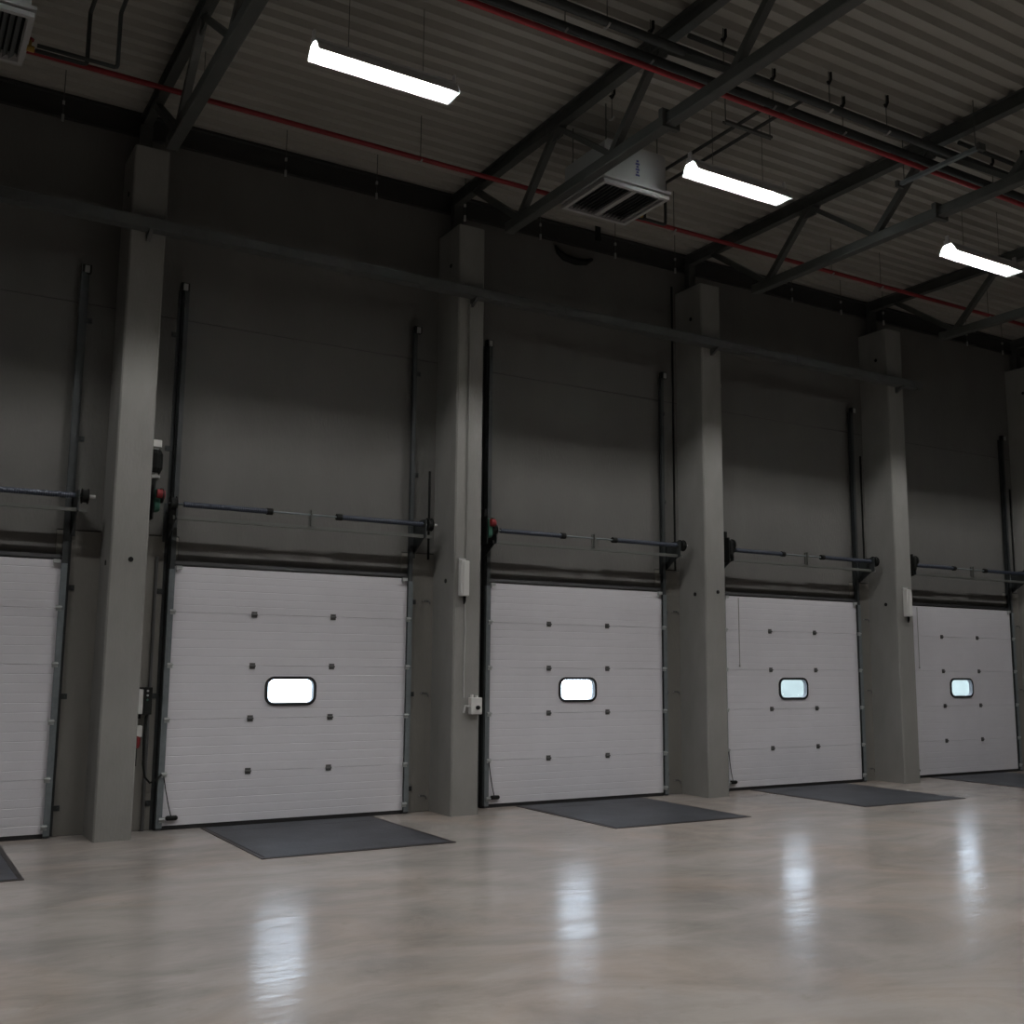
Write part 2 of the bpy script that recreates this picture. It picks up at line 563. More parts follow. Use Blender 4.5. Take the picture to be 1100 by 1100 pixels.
for n, i in enumerate(BAYS):
    d = thing('door_%d' % (n + 1), (i * P, 0, 0), 'white sectional overhead dock door, the ' + {-1: 'one cut off at the left picture edge', 0: 'first full one from the left', 1: 'second full one from the left', 2: 'third full one from the left', 3: 'farthest one at the right'}[i],
              'dock door', 'row of white dock doors', 'structure')
    for k in range(NP):
        p = obj('panel', (lambda k=k: door_panel(k)), M_DOOR, d, (0, 0, SE[k]), key=('dp', k))
        if k > 0:
            for u in HU:
                obj('hinge', hinge_mesh, M_HINGE, p, (u, -0.001, 0), key='hinge')
        if k == 2:
            o, inn = rrect(WCX, WCZ - SE[2], WHW, WHH, WR), rrect(WCX, WCZ - SE[2], WHW - 0.036, WHH - 0.036, WR - 0.036)
            obj('window_frame', MB().ring(o, inn, 'y', -0.016, 0.055), M_RUBBER, p, key='wframe')
            obj('window_pane', MB().prism(rrect(WCX, WCZ - SE[2], WHW - 0.03, WHH - 0.03, WR - 0.03), 'y', 0.012, 0.018), M_PANE, p, key='wpane')
        for u in (0.0, DW):
            obj('roller_bracket', lambda: roller_mesh(1), M_ROLLER, p, (u - 0.03 if u == 0 else u + 0.03, -0.046, 0.0 if k else 0.12), key='roller')
    for u in (0.02, DW - 0.02):
        obj('top_roller_bracket', MB().box(-0.035, 0.035, -0.035, 0.004, -0.03, 0.012).box(-0.03, -0.02, -0.03, 0.004, -0.06, -0.025), M_ROLLER, d, (u, -0.012, DH - 0.01), key='toproll')
    obj('bottom_seal', MB().box(-0.03, DW + 0.03, 0.004, 0.038, 0.0, 0.047), M_RUBBER, d, key='bseal')
    obj('top_seal', MB().prism([(0.0, DH), (-0.012, DH + 0.02), (0.0, DH + 0.06), (YW, DH + 0.06), (YW, DH - 0.035), (0.045, DH - 0.035), (0.045, DH)], 'x', -0.03, DW + 0.03), M_RUBBER, d, key='tseal')
    for s, x0 in ((0, -0.10), (1, DW - 0.03)):
        obj('side_seal', MB().box(0, 0.13, 0.046, YW, 0, DH), M_RUBBER, d, (x0, 0, 0), key='sseal')
    hd = obj('pull_rope', MB().tube([(-0.035, -0.07, 0.60), (0.0, -0.05, 0.44), (0.04, -0.035, 0.28), (0.075, -0.028, 0.16)], 0.006, 6), M_BLACK, d, key='rope')
    obj('pull_handle', MB().tube([(0.015, -0.035, 0.135), (0.03, -0.035, 0.135), (0.135, -0.035, 0.135), (0.15, -0.035, 0.135)], [0.016, 0.027, 0.027, 0.016], 10), M_BLACK, hd, key='handle')

# ------------------------------------------------------------------ guide tracks (two for each door)
TZ = 6.36


def track_mesh(s):
    mb = MB()
    # C-shaped roller channel plus the wall angle behind it; s = +1 opens to the right
    a = [(0, -0.045), (s * 0.055, -0.045), (s * 0.055, -0.038), (s * 0.008, -0.038), (s * 0.008, -0.005), (s * 0.055, -0.005), (s * 0.055, 0.002), (0, 0.002)]
    mb.prism(a, 'z', 0.01, TZ)
    mb.prism([(0, 0.002), (-s * 0.012, 0.002), (-s * 0.012, YW - 0.008), (-s * 0.05, YW - 0.008), (-s * 0.05, YW), (0, YW)], 'z', 0.01, TZ)
    return mb


for i in BAYS:
    for s, u, nm in ((1, -0.085, 'left'), (-1, DW + 0.085, 'right')):
        if i == -1 and s == 1:
            continue
        t = thing('guide_track', (i * P + u, 0, 0), 'tall dark steel guide track on the %s side of the %s' % (nm, ORD[i]), 'door track', 'vertical guide tracks of the dock doors')
        obj('channel', lambda s=s: track_mesh(s), M_TRACK, t, key=('track', s))
        obj('guide_strip', MB().box(min(0, s * 0.06), max(0, s * 0.06), -0.053, -0.0455, 0.03, 2.96).box(min(0, -s * 0.006), max(0, -s * 0.006), -0.053, 0.0, 0.03, 2.96), M_GALV, t, key=('gs', s))
        obj('end_stop', MB().box(-0.05, 0.05, -0.07, 0.0, TZ - 0.03, TZ + 0.06), M_BLACK, t, key='tstop')
        obj('spring_bumper', MB().box(-0.025, 0.025, -0.09, -0.07, TZ - 0.035, TZ + 0.045), M_TIP, t, key='tbump')
        for zz in (0.3, 1.5, 2.7, 4.4, 5.8):
            obj('wall_clip', MB().box(min(0, -s * 0.11), max(0, -s * 0.11), YW - 0.012, YW, -0.03, 0.03).tube([(-s * 0.09, YW - 0.010, 0), (-s * 0.09, YW - 0.03, 0)], 0.012, 6), M_TRACK, t, (0, 0, zz), key=('clip', s))

# ------------------------------------------------------------------ torsion spring shafts above the doors
SZ, SY = 3.69, -0.30
for i in BAYS:
    t = thing('spring_shaft', (i * P, 0, 0), 'torsion spring shaft with two dark blue springs above the ' + ORD[i], 'spring shaft', 'torsion spring shafts above the dock doors')
    obj('shaft', MB().tube([(-0.20, SY, SZ), (3.22, SY, SZ)], 0.0125, 8), M_GALV, t, key='shaft', smooth=True)

    def spring(x0, x1):
        mb = MB()
        pts, rad = [], []
        n = int((x1 - x0) / 0.012)
        for k in range(n + 1):
            pts.append((x0 + (x1 - x0) * k / n, SY, SZ))
            rad.append(0.034 if k % 2 else 0.0305)
        mb.tube(pts, rad, 10)
        return mb
    for (x0, x1) in ((-0.03, 0.99), (1.88, 3.03)):
        sp = obj('spring', (lambda a=x0, b=x1: spring(a, b)), M_SPRING, t, key=('spr', x0))
        e = x1 if x0 < 1 else x0
        obj('spring_plug', MB().tube([(e - 0.035, SY, SZ), (e + 0.035, SY, SZ)], 0.041, 12), M_BLACK, sp, key=('plug', x0))
    obj('support_rail', MB().prism([(-0.30, 3.515), (-0.26, 3.515), (-0.26, 3.52), (-0.295, 3.52), (-0.295, 3.55), (-0.26, 3.55), (-0.26, 3.555), (-0.30, 3.555)], 'x', -0.14, 3.16), M_RAIL, t, key='srail')
    cb = obj('centre_bracket', MB().prism([(-0.34, SZ + 0.055), (-0.26, SZ + 0.055), (-0.26, 3.55), (-0.34, 3.55)], 'x', 1.505, 1.525).box(1.49, 1.575, -0.302, -0.296, 3.55, SZ + 0.05), M_RAIL, t, key='cbr')
    for (x, nm) in ((-0.115, 0), (3.06, 1)):
        obj('end_bracket', MB().prism([(YW, 3.30), (-0.06, 3.36), (-0.28, 3.50), (-0.36, 3.52), (-0.36, SZ + 0.06), (-0.20, SZ + 0.06), (YW, SZ + 0.02)], 'x', x - 0.006, x + 0.006).box(x - 0.05, x + 0.05, YW - 0.012, YW, 3.28, SZ + 0.05), M_TRACK, t, key=('ebr', nm))
        xs = x + (0.07 if nm else -0.03)
        dm = MB().prism(circle(SY, SZ, 0.085, 20), 'x', xs - 0.035, xs - 0.028).prism(circle(SY, SZ, 0.07, 20), 'x', xs - 0.03, xs + 0.03).prism(circle(SY, SZ, 0.085, 20), 'x', xs + 0.028, xs + 0.035)
        obj('cable_drum', dm, M_BLACK, t, key=('drum', nm))
    obj('shaft_end', MB().tube([(3.18, SY, SZ), (3.24, SY, SZ)], 0.02, 8), M_TIP, t, key='shend')

# chain hoists at the left end of every shaft
for i in range(0, 4):
    t = thing('chain_hoist', (i * P + {0: -0.33, 1: -0.21, 2: -0.15, 3: -0.13}[i], SY, SZ), 'black chain hoist on the spring shaft above the ' + ORD[i], 'chain hoist', 'chain hoists on the spring shafts')
    obj('gear_housing', MB().prism(rrect(0.02, 0.02, 0.10, 0.13, 0.05), 'x', -0.045, 0.02), M_GREEN if i < 2 else M_BLACK, t, key=('gh', i < 2), bevel=0.008)
    obj('chain_wheel', MB().ring(circle(-0.02, 0.075, 0.085, 20), circle(-0.02, 0.075, 0.045, 20), 'x', 0.028, 0.055).box(0.03, 0.05, -0.03, -0.01, 0.0, 0.15).box(0.03, 0.05, -0.1, 0.06, 0.066, 0.084), M_BLACK, t, key='cw')
    if i < 2:
        obj('release_disc', MB().prism(circle(-0.04, 0.085, 0.055, 16), 'x', 0.055, 0.068).prism(circle(-0.10, 0.085, 0.05, 16), 'x', -0.03, 0.03), M_RED, t, key='rd')
    obj('mount_plate', MB().box(-0.06, -0.045, -0.06, 0.38, -0.20, 0.18), M_BLACK, t, key='mp')
    obj('chain_guide', MB().box(-0.055, -0.02, 0.02, 0.10, 0.15, 0.28), M_BLACK, t, key='cg')

# drive motor beside the hoist of the first full door
t = thing('door_motor', (-0.32, YW, 4.04), 'black door motor with a white cap on the wall beside the nearest column', 'motor')
obj('body', MB().tube([(0, -0.12, 0.03), (0, -0.12, 0.08), (0, -0.12, 0.25), (0, -0.12, 0.30)], [0.06, 0.085, 0.085, 0.06], 14), M_BLACK, t)
obj('mount', MB().box(-0.07, 0.07, -0.07, 0, 0.04, 0.28), M_BLACK, t)
obj('cap', MB().box(-0.05, 0.06, -0.16, -0.05, 0.33, 0.42).box(-0.03, 0.03, -0.14, -0.06, 0.30, 0.33), M_WHITEBOX, t, bevel=0.01)
obj('foot', MB().box(-0.06, 0.06, -0.15, 0, -0.03, 0.0).tube([(0, -0.12, 0), (0, -0.12, 0.04)], 0.04, 8), M_GREYBOX, t)

# ------------------------------------------------------------------ dock levellers
LX0, LX1, LY0, LY1 = 0.411, 2.538, -2.296, -0.05
for i in BAYS:
    t = thing('dock_leveller', (i * P, 0, 0), 'dark grey steel dock leveller plate in the floor before the ' + ORD[i], 'dock leveller', 'dock leveller plates')
    obj('deck_plate', MB().prism([(LY0 + 0.05, 0.001), (LY0 + 0.05, 0.008), (-0.40, 0.008), (-0.402, 0.001)], 'x', LX0 + 0.05, LX1 - 0.05), M_PLATE, t, key='lvd')
    obj('lip_plate', MB().box(LX0 + 0.05, LX1 - 0.05, -0.395, LY1, 0.001, 0.008), M_PLATE, t, key='lvl')
    for a in ((LX0, LX0 + 0.045, LY0, LY1), (LX1 - 0.045, LX1, LY0, LY1), (LX0 + 0.045, LX1 - 0.045, LY0, LY0 + 0.045)):
        obj('frame_angle', MB().box(a[0], a[1], a[2], a[3], 0.0005, 0.0065), M_PFRAME, t, key=('lvf', a))

# ------------------------------------------------------------------ wall anchors between doors and columns
for i in range(0, 4):
    x = i * P + DW + 0.335
    for zz, nm in ((0.20, 'lowest'), (1.51, 'middle'), (2.72, 'highest')):
        t = thing('wall_anchor', (x, YW, zz), '%s small steel anchor bracket in the corner right of the %s' % (nm, ORD[i]), 'bracket', 'anchor brackets beside the columns')
        obj('plate', MB().box(-0.03, 0.05, -0.006, 0, -0.012, 0.012), M_HINGE, t, key='wa1')
        obj('hook', MB().tube([(0.04, -0.004, 0), (0.04, -0.03, 0), (0.05, -0.045, -0.015), (0.052, -0.045, -0.045)], 0.008, 6), M_HINGE, t, key='wa2')
        obj('pin', MB().tube([(-0.028, -0.003, 0.0), (-0.045, -0.018, 0.0)], 0.009, 6), M_TIP, t, key='wa3')
# dark vertical conduits in the corner beside the columns
for i in range(0, 4):
    x = i * P + DW + 0.36
    z0, z1 = {0: (3.27, 4.47), 1: (3.35, 7.9), 2: (3.7, 5.6), 3: (3.6, 5.4)}[i]
    cnd = obj('cable_conduit', MB().tube([(0, 0, 0), (0, 0, z1 - z0)], 0.016, 8), M_BLACK, None, (x, YW - 0.018, z0))
    tag(cnd, 'black vertical cable conduit in the corner right of the ' + ORD[i], 'conduit', 'black conduits beside the columns')

# ------------------------------------------------------------------ electrics on the columns
for i, txt in ((1, 'white oblong signal box on the column between first and second full doors'), (3, 'white oblong signal box on the column left of the farthest door')):
    t = thing('signal_box', (i * P + CXM - (0.085 if i == 1 else 0.0), -CD, 2.76), txt, 'wall box', 'white signal boxes on the columns')
    obj('case', MB().box(-0.055, 0.055, -0.085, 0, 0, 0.46), M_WHITEBOX, t, key='sbc', bevel=0.008)
    obj('lid', MB().box(-0.03, 0.057, -0.10, -0.085, 0.005, 0.455), M_WHITEBOX, t, key='sbl', bevel=0.006)
    obj('back_plate', MB().box(-0.065, 0.04, -0.03, 0, 0.46, 0.49), M_GREYBOX, t, key='sbb')
    obj('cable_gland', MB().tube([(0.02, -0.04, 0), (0.02, -0.04, -0.06), (0.02, -0.03, -0.10)], [0.022, 0.02, 0.01], 8), M_BLACK, t, key='sbg')
cn = obj('surface_conduit', MB().tube([(0, 0, 0), (0, 0, 3.45)], 0.014, 8), M_COL, None, (P + CXM - 0.03, -CD - 0.016, 3.24))
tag(cn, 'slim grey conduit running up the column from signal box to cable tray', 'conduit')
cn = obj('switch_cable', MB().tube([(0, 0, 1.22), (0.012, 0, 0.9), (0.0, 0, 0.3), (0.005, 0, 0.0)], 0.009, 6), M_GREYBOX, None, (P + CXM - 0.045, -CD - 0.010, 1.47))
tag(cn, 'thin grey cable from signal box down to the white switch', 'cable')
t = thing('wall_switch', (P + CXM + 0.09, -CD, 1.26), 'white wall switch box with a black knob on the column between first and second doors', 'switch')
obj('case', MB().box(-0.06, 0.10, -0.09, 0, 0.0, 0.21), M_WHITEBOX, t, bevel=0.008)
obj('knob', MB().tube([(0.03, -0.09, 0.085), (0.03, -0.12, 0.085)], 0.026, 10), M_BLACK, t)
obj('lever', MB().tube([(-0.06, -0.05, 0.10), (-0.13, -0.05, 0.11), (-0.15, -0.05, 0.02)], 0.014, 6), M_GREYBOX, t)
obj('gland_row', MB().tube([(-0.03, -0.045, 0.21), (-0.03, -0.045, 0.25)], 0.02, 8).tube([(0.04, -0.045, 0.21), (0.04, -0.045, 0.235)], 0.02, 8), M_WHITEBOX, t)

# control box, plug and cable right of the nearest column
t = thing('control_box', (-0.335, YW, 1.30), 'black-fronted door control box on the wall right of the nearest column', 'control box')
obj('case', MB().box(-0.10, 0.03, -0.15, 0, 0.0, 0.28), M_WHITEBOX, t, bevel=0.01)
obj('front_cover', MB().box(0.03, 0.125, -0.16, 0, -0.005, 0.30), M_BLACK, t, bevel=0.006)
obj('top_cover', MB().box(-0.10, 0.03, -0.155, 0, 0.28, 0.30), M_BLACK, t)
for k in range(3):
    obj('button', MB().tube([(0.07, -0.158, 0.16 + k * 0.05), (0.07, -0.17, 0.16 + k * 0.05)], 0.012, 10), M_GREYBOX if k else M_GREEN, t)
obj('cable_entry', MB().tube([(0.0, -0.07, 0.0), (0.0, -0.07, -0.05)], 0.025, 8), M_BLACK, t)
t = thing('power_plug', (-0.335, YW, 0.92), 'red and white power plug hanging below the control box', 'plug')
obj('socket_body', MB().box(-0.05, 0.05, -0.09, 0, 0.12, 0.25), M_WHITEBOX, t, bevel=0.012)
obj('plug_body', MB().tube([(0, -0.05, 0.13), (0, -0.06, 0.04), (0, -0.06, 0.0)], [0.042, 0.04, 0.025], 12), M_RED, t)
obj('cord', MB().tube([(0, -0.06, 0.0), (0.0, -0.06, -0.08), (0.005, -0.03, -0.2)], 0.01, 6), M_BLACK, t)
pts = [(-0.255, 0.0, 1.28), (-0.262, 0.0, 1.0), (-0.262, -0.02, 0.75), (-0.235, -0.04, 0.60), (-0.185, -0.06, 0.54), (-0.12, -0.07, 0.56), (-0.06, -0.075, 0.63)]
tag(obj('door_cable', MB().tube(pts, 0.012, 8), M_BLACK, smooth=True), 'black cable looping from control box to the track of the first full door', 'cable')
tag(obj('feed_conduit', MB().tube([(0, 0, 0), (0, 0, 2.0)], 0.014, 8), M_BLACK, None, (-0.40, YW - 0.016, 1.62)), 'black conduit rising from control box beside the nearest column', 'conduit')
tag(obj('jamb_conduit', MB().tube([(0, 0, 0), (0, 0, 3.1)], 0.018, 8), M_HINGE, None, (-0.215, YW - 0.02, 0.0)), 'dark pipe standing on the floor left of the first full door', 'conduit')
for i in (2, 3):  # thin grey upright tube with a thicker lower end, before the leaf
    tag(obj('thin_grey_line', MB().tube([(0, 0, 0), (0, 0, 1.05)], 0.007, 6).tube([(0, 0, -0.03), (0, 0, 0.0)], 0.014, 6), M_GREYBOX, None, (i * P + 0.24, -0.06, 1.92)),
        'thin grey upright line before the left side of the ' + ORD[i], 'cord', 'thin grey lines at the far doors')

# ------------------------------------------------------------------ cable tray across the column fronts
t = thing('cable_tray', (0, -CD, 6.76), 'long grey cable tray running across the column fronts high on the wall', 'cable tray')
obj('channel', MB().prism([(-0.02, 0.12), (-0.02, 0.0), (-0.17, 0.0), (-0.17, 0.12), (-0.165, 0.12), (-0.165, 0.006), (-0.025, 0.006), (-0.025, 0.12)], 'x', XL + 0.1, 12.5), M_TRAY, t)
obj('cover', MB().box(-9, 12.4, -0.175, -0.015, 0.12, 0.128), M_TRAY, t)
for i in range(0, 4):
    obj('bracket', MB().prism([(0, -0.10), (0, 0.0), (-0.19, 0.0), (-0.19, -0.012), (-0.02, -0.10)], 'x', -0.02, 0.02), M_TRAY, t, (i * P + CXM, 0, 0), key='trb')
for x in (-2.05, 0.95, 1.9, 5.1, 9.6, 12.45):
    obj('coupling', MB().box(-0.10, 0.10, -0.178, -0.170, -0.004, 0.10).box(-0.03, 0.03, -0.178, -0.16, -0.02, 0.0), M_TRAY, t, (x, 0, 0), key='trc')

# ------------------------------------------------------------------ roof trusses
ZT, ZL = 8.34, 7.42
YEND = -21.0
NODE0, PER = -1.78, 1.95


def hsec(z, hw, hh, tf, tw):
    return [(-hw, z - hh), (hw, z - hh), (hw, z - hh + tf), (tw, z - hh + tf), (tw, z + hh - tf), (hw, z + hh - tf), (hw, z + hh), (-hw, z + hh), (-hw, z + hh - tf), (-tw, z + hh - tf), (-tw, z - hh + tf), (-hw, z - hh + tf)]


TTXT = {0: 'dark steel roof truss above the nearest column, leftmost', 1: 'dark steel roof truss crossing the top centre beside the hanging unit',
        2: 'dark steel roof truss right of centre behind the middle lamp', 3: 'far dark steel roof truss behind the rightmost lamp', 4: 'farthest dark roof truss at the right picture edge'}
for i in range(0, 5):
    t = thing('roof_truss', (i * P + CXM, 0, 0), TTXT[i], 'roof truss', 'roof trusses')
    obj('top_chord', MB().prism(hsec(ZT + 0.02, 0.055, 0.09, 0.012, 0.006), 'y', YW, YEND), M_STEEL, t, key='tch')
    obj('bottom_chord', MB().prism(rrect(0, ZL, 0.065, 0.065, 0.015, 3), 'y', NODE0 + 0.28, YEND), M_STEEL, t, key='bch')
    obj('web', MB().bar((0, -0.62, ZT - 0.06), (0, NODE0, ZL + 0.03), 0.08, 0.08), M_STEEL, t, key='web0')
    k = 0
    while NODE0 - k * PER > -9:
        yl, yt, yn = NODE0 - k * PER, NODE0 - 0.85 - k * PER, NODE0 - (k + 1) * PER
        obj('web', MB().bar((0, yl, ZL + 0.05), (0, yt, ZT - 0.05), 0.08, 0.08), M_STEEL, t, key=('wu', k))
        obj('web', MB().bar((0, yt, ZT - 0.05), (0, yn, ZL + 0.05), 0.06, 0.06), M_STEEL, t, key=('wd', k))
        obj('gusset', MB().prism([(yt - 0.2, ZT - 0.10), (yt + 0.2, ZT - 0.10), (yt + 0.1, ZT - 0.2), (yt - 0.1, ZT - 0.2)], 'x', -0.012, 0.012), M_STEEL, t, key=('gu', k))
        k += 1
    obj('clamp', MB().ring([(-0.115, -0.095), (0.115, -0.095), (0.115, 0.10), (-0.115, 0.10)], [(-0.072, -0.072), (0.072, -0.072), (0.072, 0.08), (-0.072, 0.08)], 'y', -0.03, 0.03), M_STEEL, t, (0, -4.72, ZL), key='clamp')

# ------------------------------------------------------------------ pipes under the roof
PZ1, PY1 = 7.9, -1.75
PZ2, PY2 = 7.9, -4.755
PYA, PYB, PZB = -4.73, -5.01, 8.02
tag(obj('sprinkler_pipe', MB().tube([(-14.5, PY1, PZ1), (15.1, PY1, PZ1), (15.2, PY1, PZ1 + 0.02), (15.22, PY1, PZ1 + 0.1), (15.22, PY1, 8.44)], 0.03, 10), M_REDPIPE, smooth=True),
    'red sprinkler pipe running along the wall side through the trusses', 'pipe', 'red sprinkler pipes')
tag(obj('sprinkler_pipe', MB().tube([(-14.5, PY2, PZ2), (33, PY2, PZ2)], 0.032, 10), M_REDPIPE, smooth=True),
    'red sprinkler pipe running beneath the pair of black pipes at upper right', 'pipe', 'red sprinkler pipes')
for yy, txt in ((PYA, 'black insulated heating pipe directly above the upper right red pipe'), (PYB, 'black insulated heating pipe hung on hooks, farther from the wall')):
    tag(obj('heating_pipe', MB().tube([(-14.5, yy, PZB), (33, yy, PZB)], 0.048, 10), M_PIPE, smooth=True), txt, 'pipe', 'black heating pipes')


def hanger(x, yy, zlow, label, group, tip=True, hook=True):
    t = thing('hanger_rod', (x, yy, zlow), label, 'hanger', group)
    H = ZDECK - zlow
    obj('rod', MB().tube([(0, 0, 0), (0, 0, H)], 0.0055, 5), M_WIRE, t, key=('hr', round(H, 3)))
    if hook:
        obj('hook', MB().tube([(0.035, 0, H), (0.035, 0, H - 0.08), (0.0, 0, H - 0.15), (-0.025, 0, H - 0.12)], 0.016, 6), M_BLACK, t, key=('hh', round(H, 3)))
    if tip:
        obj('clip', MB().prism(circle(0, 0, 0.016, 8), 'z', -0.06, 0.02), M_TIP, t, key='htip')
        obj('ferrule', MB().box(-0.012, 0.012, -0.012, 0.012, 0.14, 0.18), M_TIP, t, key='hferr')
    else:
        obj('clip', MB().tube([(0, -0.05, 0.0), (0, 0, -0.02), (0, 0.05, 0.0)], 0.012, 6), M_TIP, t, key='hclip')
    return t


ORDN = ['first', 'second', 'third', 'fourth', 'fifth', 'sixth', 'seventh', 'eighth', 'ninth', 'tenth', 'eleventh', 'twelfth']
k = 0
hx = [-1.64, 0.93, 2.15, 3.45, 4.66, 5.97, 7.1, 9.57, 10.72, 11.78, 14.06, 15.12]
for x in hx:
    hanger(x, -0.56, 7.90, 'thin wire hanger with a pale clip along the wall top, %s from the left' % ORDN[k], 'wire hangers along the wall top', hook=False)
    k += 1
for k, x in enumerate((-0.4, 2.2, 4.4, 6.1, 9.2, 10.3, 13.0)):
    hanger(x, PY1, PZ1 - 0.03, 'short wire hanger of the wall-side red sprinkler pipe, %s from the left' % ORDN[k], 'hangers of the wall-side red pipe', tip=False, hook=False)
for k, x in enumerate((2.6, 4.08, 5.63, 6.56, 9.08)):
    hanger(x, PYB, PZB - 0.04, 'hooked wire hanger carrying the outer black pipe, %s from the left' % ORDN[k], 'hangers of the outer black pipe', tip=False)
for k, x in enumerate((2.3, 3.35, 5.05, 6.15, 8.9)):
    hanger(x, PYA, PZB - 0.04, 'hooked wire hanger carrying the inner black pipe, %s from the left' % ORDN[k], 'hangers of the inner black pipe', tip=False)
for x, yy in ((3.76, -3.5),):
    hanger(x, yy, 8.06, 'hooked wire hanger dangling free beside the central truss above the unit', None, tip=False)

# short conduits next to the trusses
for x0, x1, txt in ((3.6, 4.36, 'short dark strut between top and bottom chord at the central truss'), (7.83, 9.3, 'short dark strut beside the right-hand truss')):
    t = tag(obj('roof_strut', MB().tube([(0, 0, 0), (x1 - x0, 0, 0)], 0.026, 8), M_PIPE, None, (x0, -5.03, 8.2)), txt, 'strut', 'short roof struts')
t = thing('channel_strut', (7.52, -4.96, 7.82), 'grey slotted channel bar slung under the pipes beside the right-hand truss', 'strut')
obj('channel', MB().prism([(-0.025, 0), (0.025, 0), (0.025, 0.045), (0.012, 0.045), (0.012, 0.03), (0.02, 0.005), (-0.02, 0.005), (-0.012, 0.03), (-0.012, 0.045), (-0.025, 0.045)], 'y', -0.57, 0.57), M_GALV, t)
obj('end_plate', MB().box(-0.06, 0.06, -0.59, -0.55, -0.02, 0.06), M_STEEL, t)
obj('end_plate', MB().box(-0.06, 0.06, 0.55, 0.59, -0.02, 0.06), M_STEEL, t)
obj('rod', MB().tube([(0, -0.5, 0.03), (0, -0.5, ZDECK - 7.82)], 0.006, 5), M_WIRE, t)
obj('rod', MB().tube([(0, 0.5, 0.03), (0, 0.5, ZDECK - 7.82)], 0.006, 5), M_WIRE, t)

# branch pipes to the two air units
UZ = 7.42


def branch(xa, xb, ya, yb, zlow_a, zlow_b, xu, txt):
    for x, yy, zl, nm, src in ((xa, ya, zlow_a, 'inner', PYA), (xb, yb, zlow_b, 'outer', PYB)):
        tag(obj('branch_pipe', MB().tube([(x, src, 8.0), (x, yy - 0.03, 8.0), (x, yy - 0.008, 7.99), (x, yy, 7.96), (x, yy, zl + 0.03), (x - 0.008, yy, zl + 0.008), (x - 0.03, yy, zl), (xu, yy, zl)], 0.02, 8), M_PIPE, smooth=True),
            '%s black branch pipe feeding the %s' % (nm, txt), 'pipe', 'branch pipes to the air units')


branch(5.0, 5.24, -2.50, -2.62, 7.50, 7.44, 4.87, 'air unit beside the central truss')
branch(-1.69, -1.44, -2.57, -2.72, 7.47, 7.44, -2.14, 'air unit at the top left corner')
t = thing('pipe_trapeze', (5.12, -4.26, 7.94), 'dark trapeze bar slung under the branch pipes left of the middle lamp', 'bracket')
obj('bar', MB().prism([(-0.025, 0), (0.025, 0), (0.025, 0.03), (0.018, 0.03), (0.018, 0.006), (-0.018, 0.006), (-0.018, 0.03), (-0.025, 0.03)], 'x', -0.36, 0.36), M_STEEL, t)
for s in (-1, 1):
    obj('rod', MB().tube([(s * 0.34, 0, -0.02), (s * 0.34, 0, ZDECK - 7.94)], 0.007, 5), M_WIRE, t, key=('tpr', s))


# ------------------------------------------------------------------ ceiling air units
def air_unit(loc, label, mark):
    W, D, Hh = 0.96, 0.89, 0.56
    t = thing('air_unit', loc, label, 'air unit', 'hanging air units')
    obj('casing', MB().prism([(0.03, 0.09), (W - 0.03, 0.09), (W - 0.03, Hh - 0.04), (W - 0.07, Hh), (0.07, Hh), (0.03, Hh - 0.04)], 'y', 0.03, D - 0.03), M_CASE, t, key='auc')
    obj('lower_flange', MB().ring([(0, 0), (W, 0), (W, D), (0, D)], [(0.045, 0.045), (W - 0.045, 0.045), (W - 0.045, D - 0.045), (0.045, D - 0.045)], 'z', 0, 0.045), M_CASE, t, key='auf')
    obj('upper_flange', MB().ring([(-0.015, -0.015), (W + 0.015, -0.015), (W + 0.015, D + 0.015), (-0.015, D + 0.015)], [(0.05, 0.05), (W - 0.05, 0.05), (W - 0.05, D - 0.05), (0.05, D - 0.05)], 'z', 0.065, 0.10), M_CASE, t, key='auf2')
    obj('neck', MB().ring([(0.03, 0.03), (W - 0.03, 0.03), (W - 0.03, D - 0.03), (0.03, D - 0.03)], [(0.055, 0.055), (W - 0.055, 0.055), (W - 0.055, D - 0.055), (0.055, D - 0.055)], 'z', 0.04, 0.07), M_GREYBOX, t, key='aun')
    obj('divider', MB().box(W / 2 - 0.03, W / 2 + 0.03, 0.06, D - 0.06, 0.004, 0.04), M_CASE, t, key='aud')
    obj('inner_back', MB().box(0.05, W - 0.05, 0.05, D - 0.05, 0.085, 0.09), M_BLACK, t, key='aub')
    x = 0.085
    while x < W - 0.07:
        if abs(x - W / 2) > 0.05:
            obj('louvre', MB().prism([(-0.022, 0.012), (-0.018, 0.008), (0.022, 0.052), (0.018, 0.056)], 'y', 0.06, D - 0.06), M_LOUVRE, t, (x, 0, 0), key='aul')
        x += 0.055
    for sx in (0.1, W - 0.1):
        for sy in (0.1, D - 0.1):
            obj('hanging_rod', MB().tube([(0, 0, Hh - 0.02), (0, 0, ZDECK - UZ)], 0.007, 5), M_WIRE, t, (sx, sy, 0), key='aur')
    if mark:
        mk = MB()
        for k in range(6):
            mk.box(0.50 - 0.022 + 0.012 * (k % 2), 0.50 + 0.024 + 0.012 * ((k + 1) % 2), 0.0285, 0.0305, 0.20 + k * 0.035, 0.225 + k * 0.035)
        obj('printed_mark', mk, M_BLUE, t)
    v = obj('valve', MB().tube([(W + 0.0, 0.62, 0.05), (W + 0.07, 0.62, 0.05)], 0.03, 8).tube([(W + 0.03, 0.62, 0.05), (W + 0.03, 0.62, 0.13)], 0.016, 8), M_BRASS, t, key='auv')
    obj('valve_wheel', MB().tube([(W + 0.03, 0.62, 0.13), (W + 0.03, 0.62, 0.145)], 0.035, 10), M_RED, v, key='auvw')
    return t


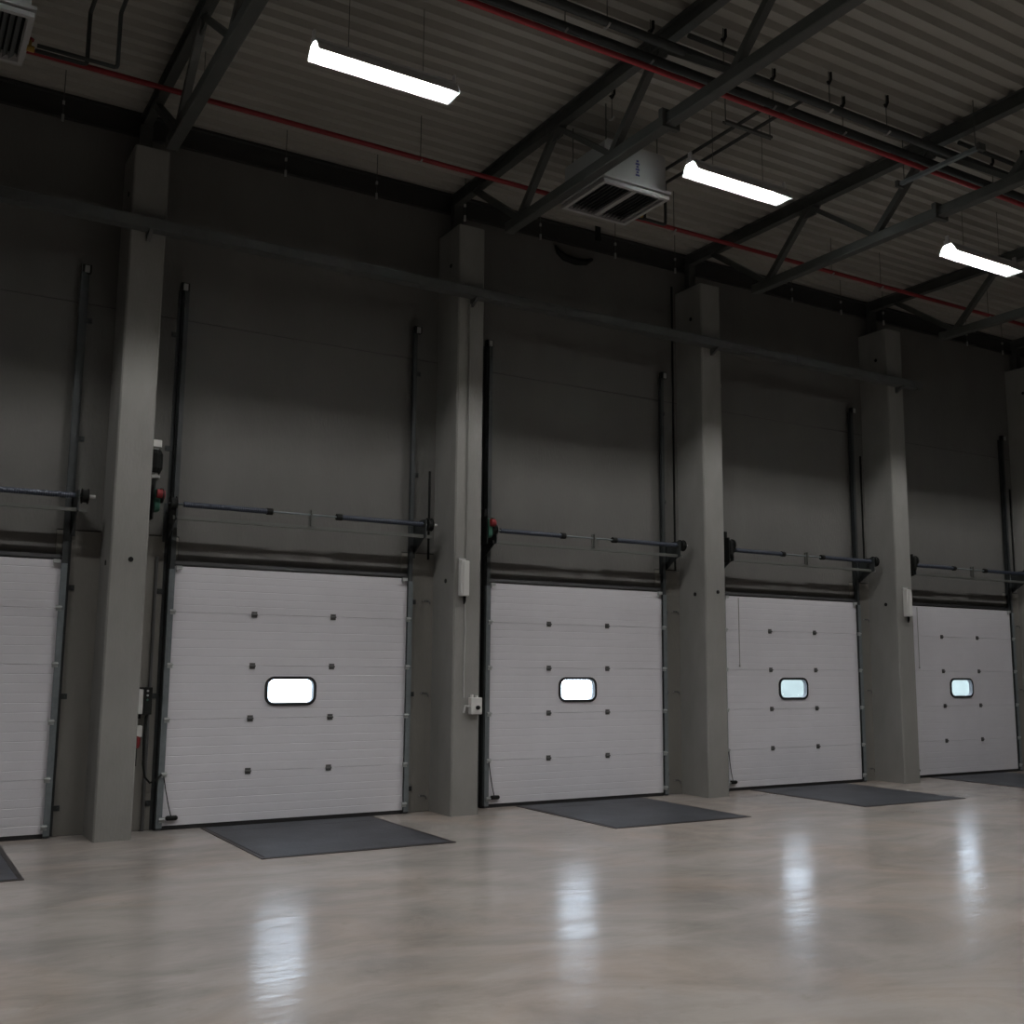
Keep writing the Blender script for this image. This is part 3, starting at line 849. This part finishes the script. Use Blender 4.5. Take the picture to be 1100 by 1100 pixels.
air_unit((3.83, -3.25, UZ), 'white hanging air unit with louvred underside beside the central truss', True)
air_unit((-3.18, -3.20, UZ), 'white hanging air unit with louvred underside at the top left corner', False)

# curved cable end and bracket at the wall head, right of the second column
tag(obj('cable_loop', MB().tube([(-0.37, 0, 0.12), (-0.31, 0, 0.03), (-0.2, 0, -0.03), (0, 0, -0.055), (0.18, 0, -0.03), (0.30, 0, 0.04)], [0.014, 0.040, 0.055, 0.058, 0.05, 0.024], 8), M_BLACK, None, (5.66, YW - 0.06, 7.975), smooth=True),
    'thick black cable loop sagging at the wall top right of the second column', 'cable')
t = thing('eave_bracket', (5.91, -0.20, 8.22), 'small black bracket under the roof sheet above the cable loop', 'bracket')
obj('plate', MB().box(-0.05, 0.05, -0.01, 0.0, 0.0, 0.23), M_BLACK, t)
obj('lug', MB().box(-0.035, 0.035, -0.05, -0.01, 0.0, 0.03), M_BLACK, t)


# ------------------------------------------------------------------ fluorescent lamps
LL, LZ, LY = 1.50, 7.58, -3.68
LW, LHT = 0.26, 0.121


def lamp(x, y, label, group):
    t = thing('strip_lamp', (x, y, LZ), label, 'lamp', group)
    h = LW / 2
    obj('housing', MB().prism([(-0.05, LHT + 0.010), (-0.05, LHT + 0.04), (0.05, LHT + 0.04), (0.05, LHT + 0.010)], 'x', 0.02, LL - 0.02), M_HOUSING, t, key='lh')
    rf = [(-h, 0.0), (-h + 0.03, 0.07), (-0.06, LHT), (0.06, LHT), (h - 0.03, 0.07), (h, 0.0)]
    obj('reflector', MB().sheet(rf, 'x', 0, LL, 0.008), M_REFL, t, key='lr')
    for xx, s in ((0.0, -1), (LL, 1)):
        obj('end_cap', MB().prism(rf, 'x', xx, xx + s * 0.006), M_TRANS, t, key=('lc', s))
        obj('hanging_lug', MB().box(xx - 0.01, xx + 0.01, -0.025, 0.025, LHT, LHT + 0.13).box(xx - 0.012, xx + 0.012, 0.0, 0.05, LHT + 0.03, LHT + 0.07), M_HOUSING, t, key=('ll', s))
        obj('suspension_wire', MB().tube([(xx - s * 0.35, 0, LHT + 0.06), (xx - s * 0.35, 0, ZDECK - LZ)], 0.004, 5), M_WIRE, t, key=('lw', s))
    obj('tube', MB().tube([(0.03, 0, LHT - 0.022), (LL - 0.03, 0, LHT - 0.022)], 0.012, 10), M_TUBE, t, key='lt')
    return t


LX = 0.14
LP = 4.61
NM = {0: 'lit strip lamp at upper left, nearest of the three visible lamps', 1: 'lit strip lamp in the middle, right of the hanging air unit', 2: 'lit strip lamp at far right, smallest of the three visible lamps'}
for r in range(3):
    for k in range(-1, 4 if r == 0 else 3):
        x, y = LX + k * LP, LY - r * 4.2
        if r == 0 and k in NM:
            lamp(x, y, NM[k], 'strip lamps under the roof')
        else:  # unseen lamps added so floor and doors come out bright enough
            lamp(x, y, 'added strip lamp outside the picture that brightens floor and doors', 'added strip lamps outside the picture')
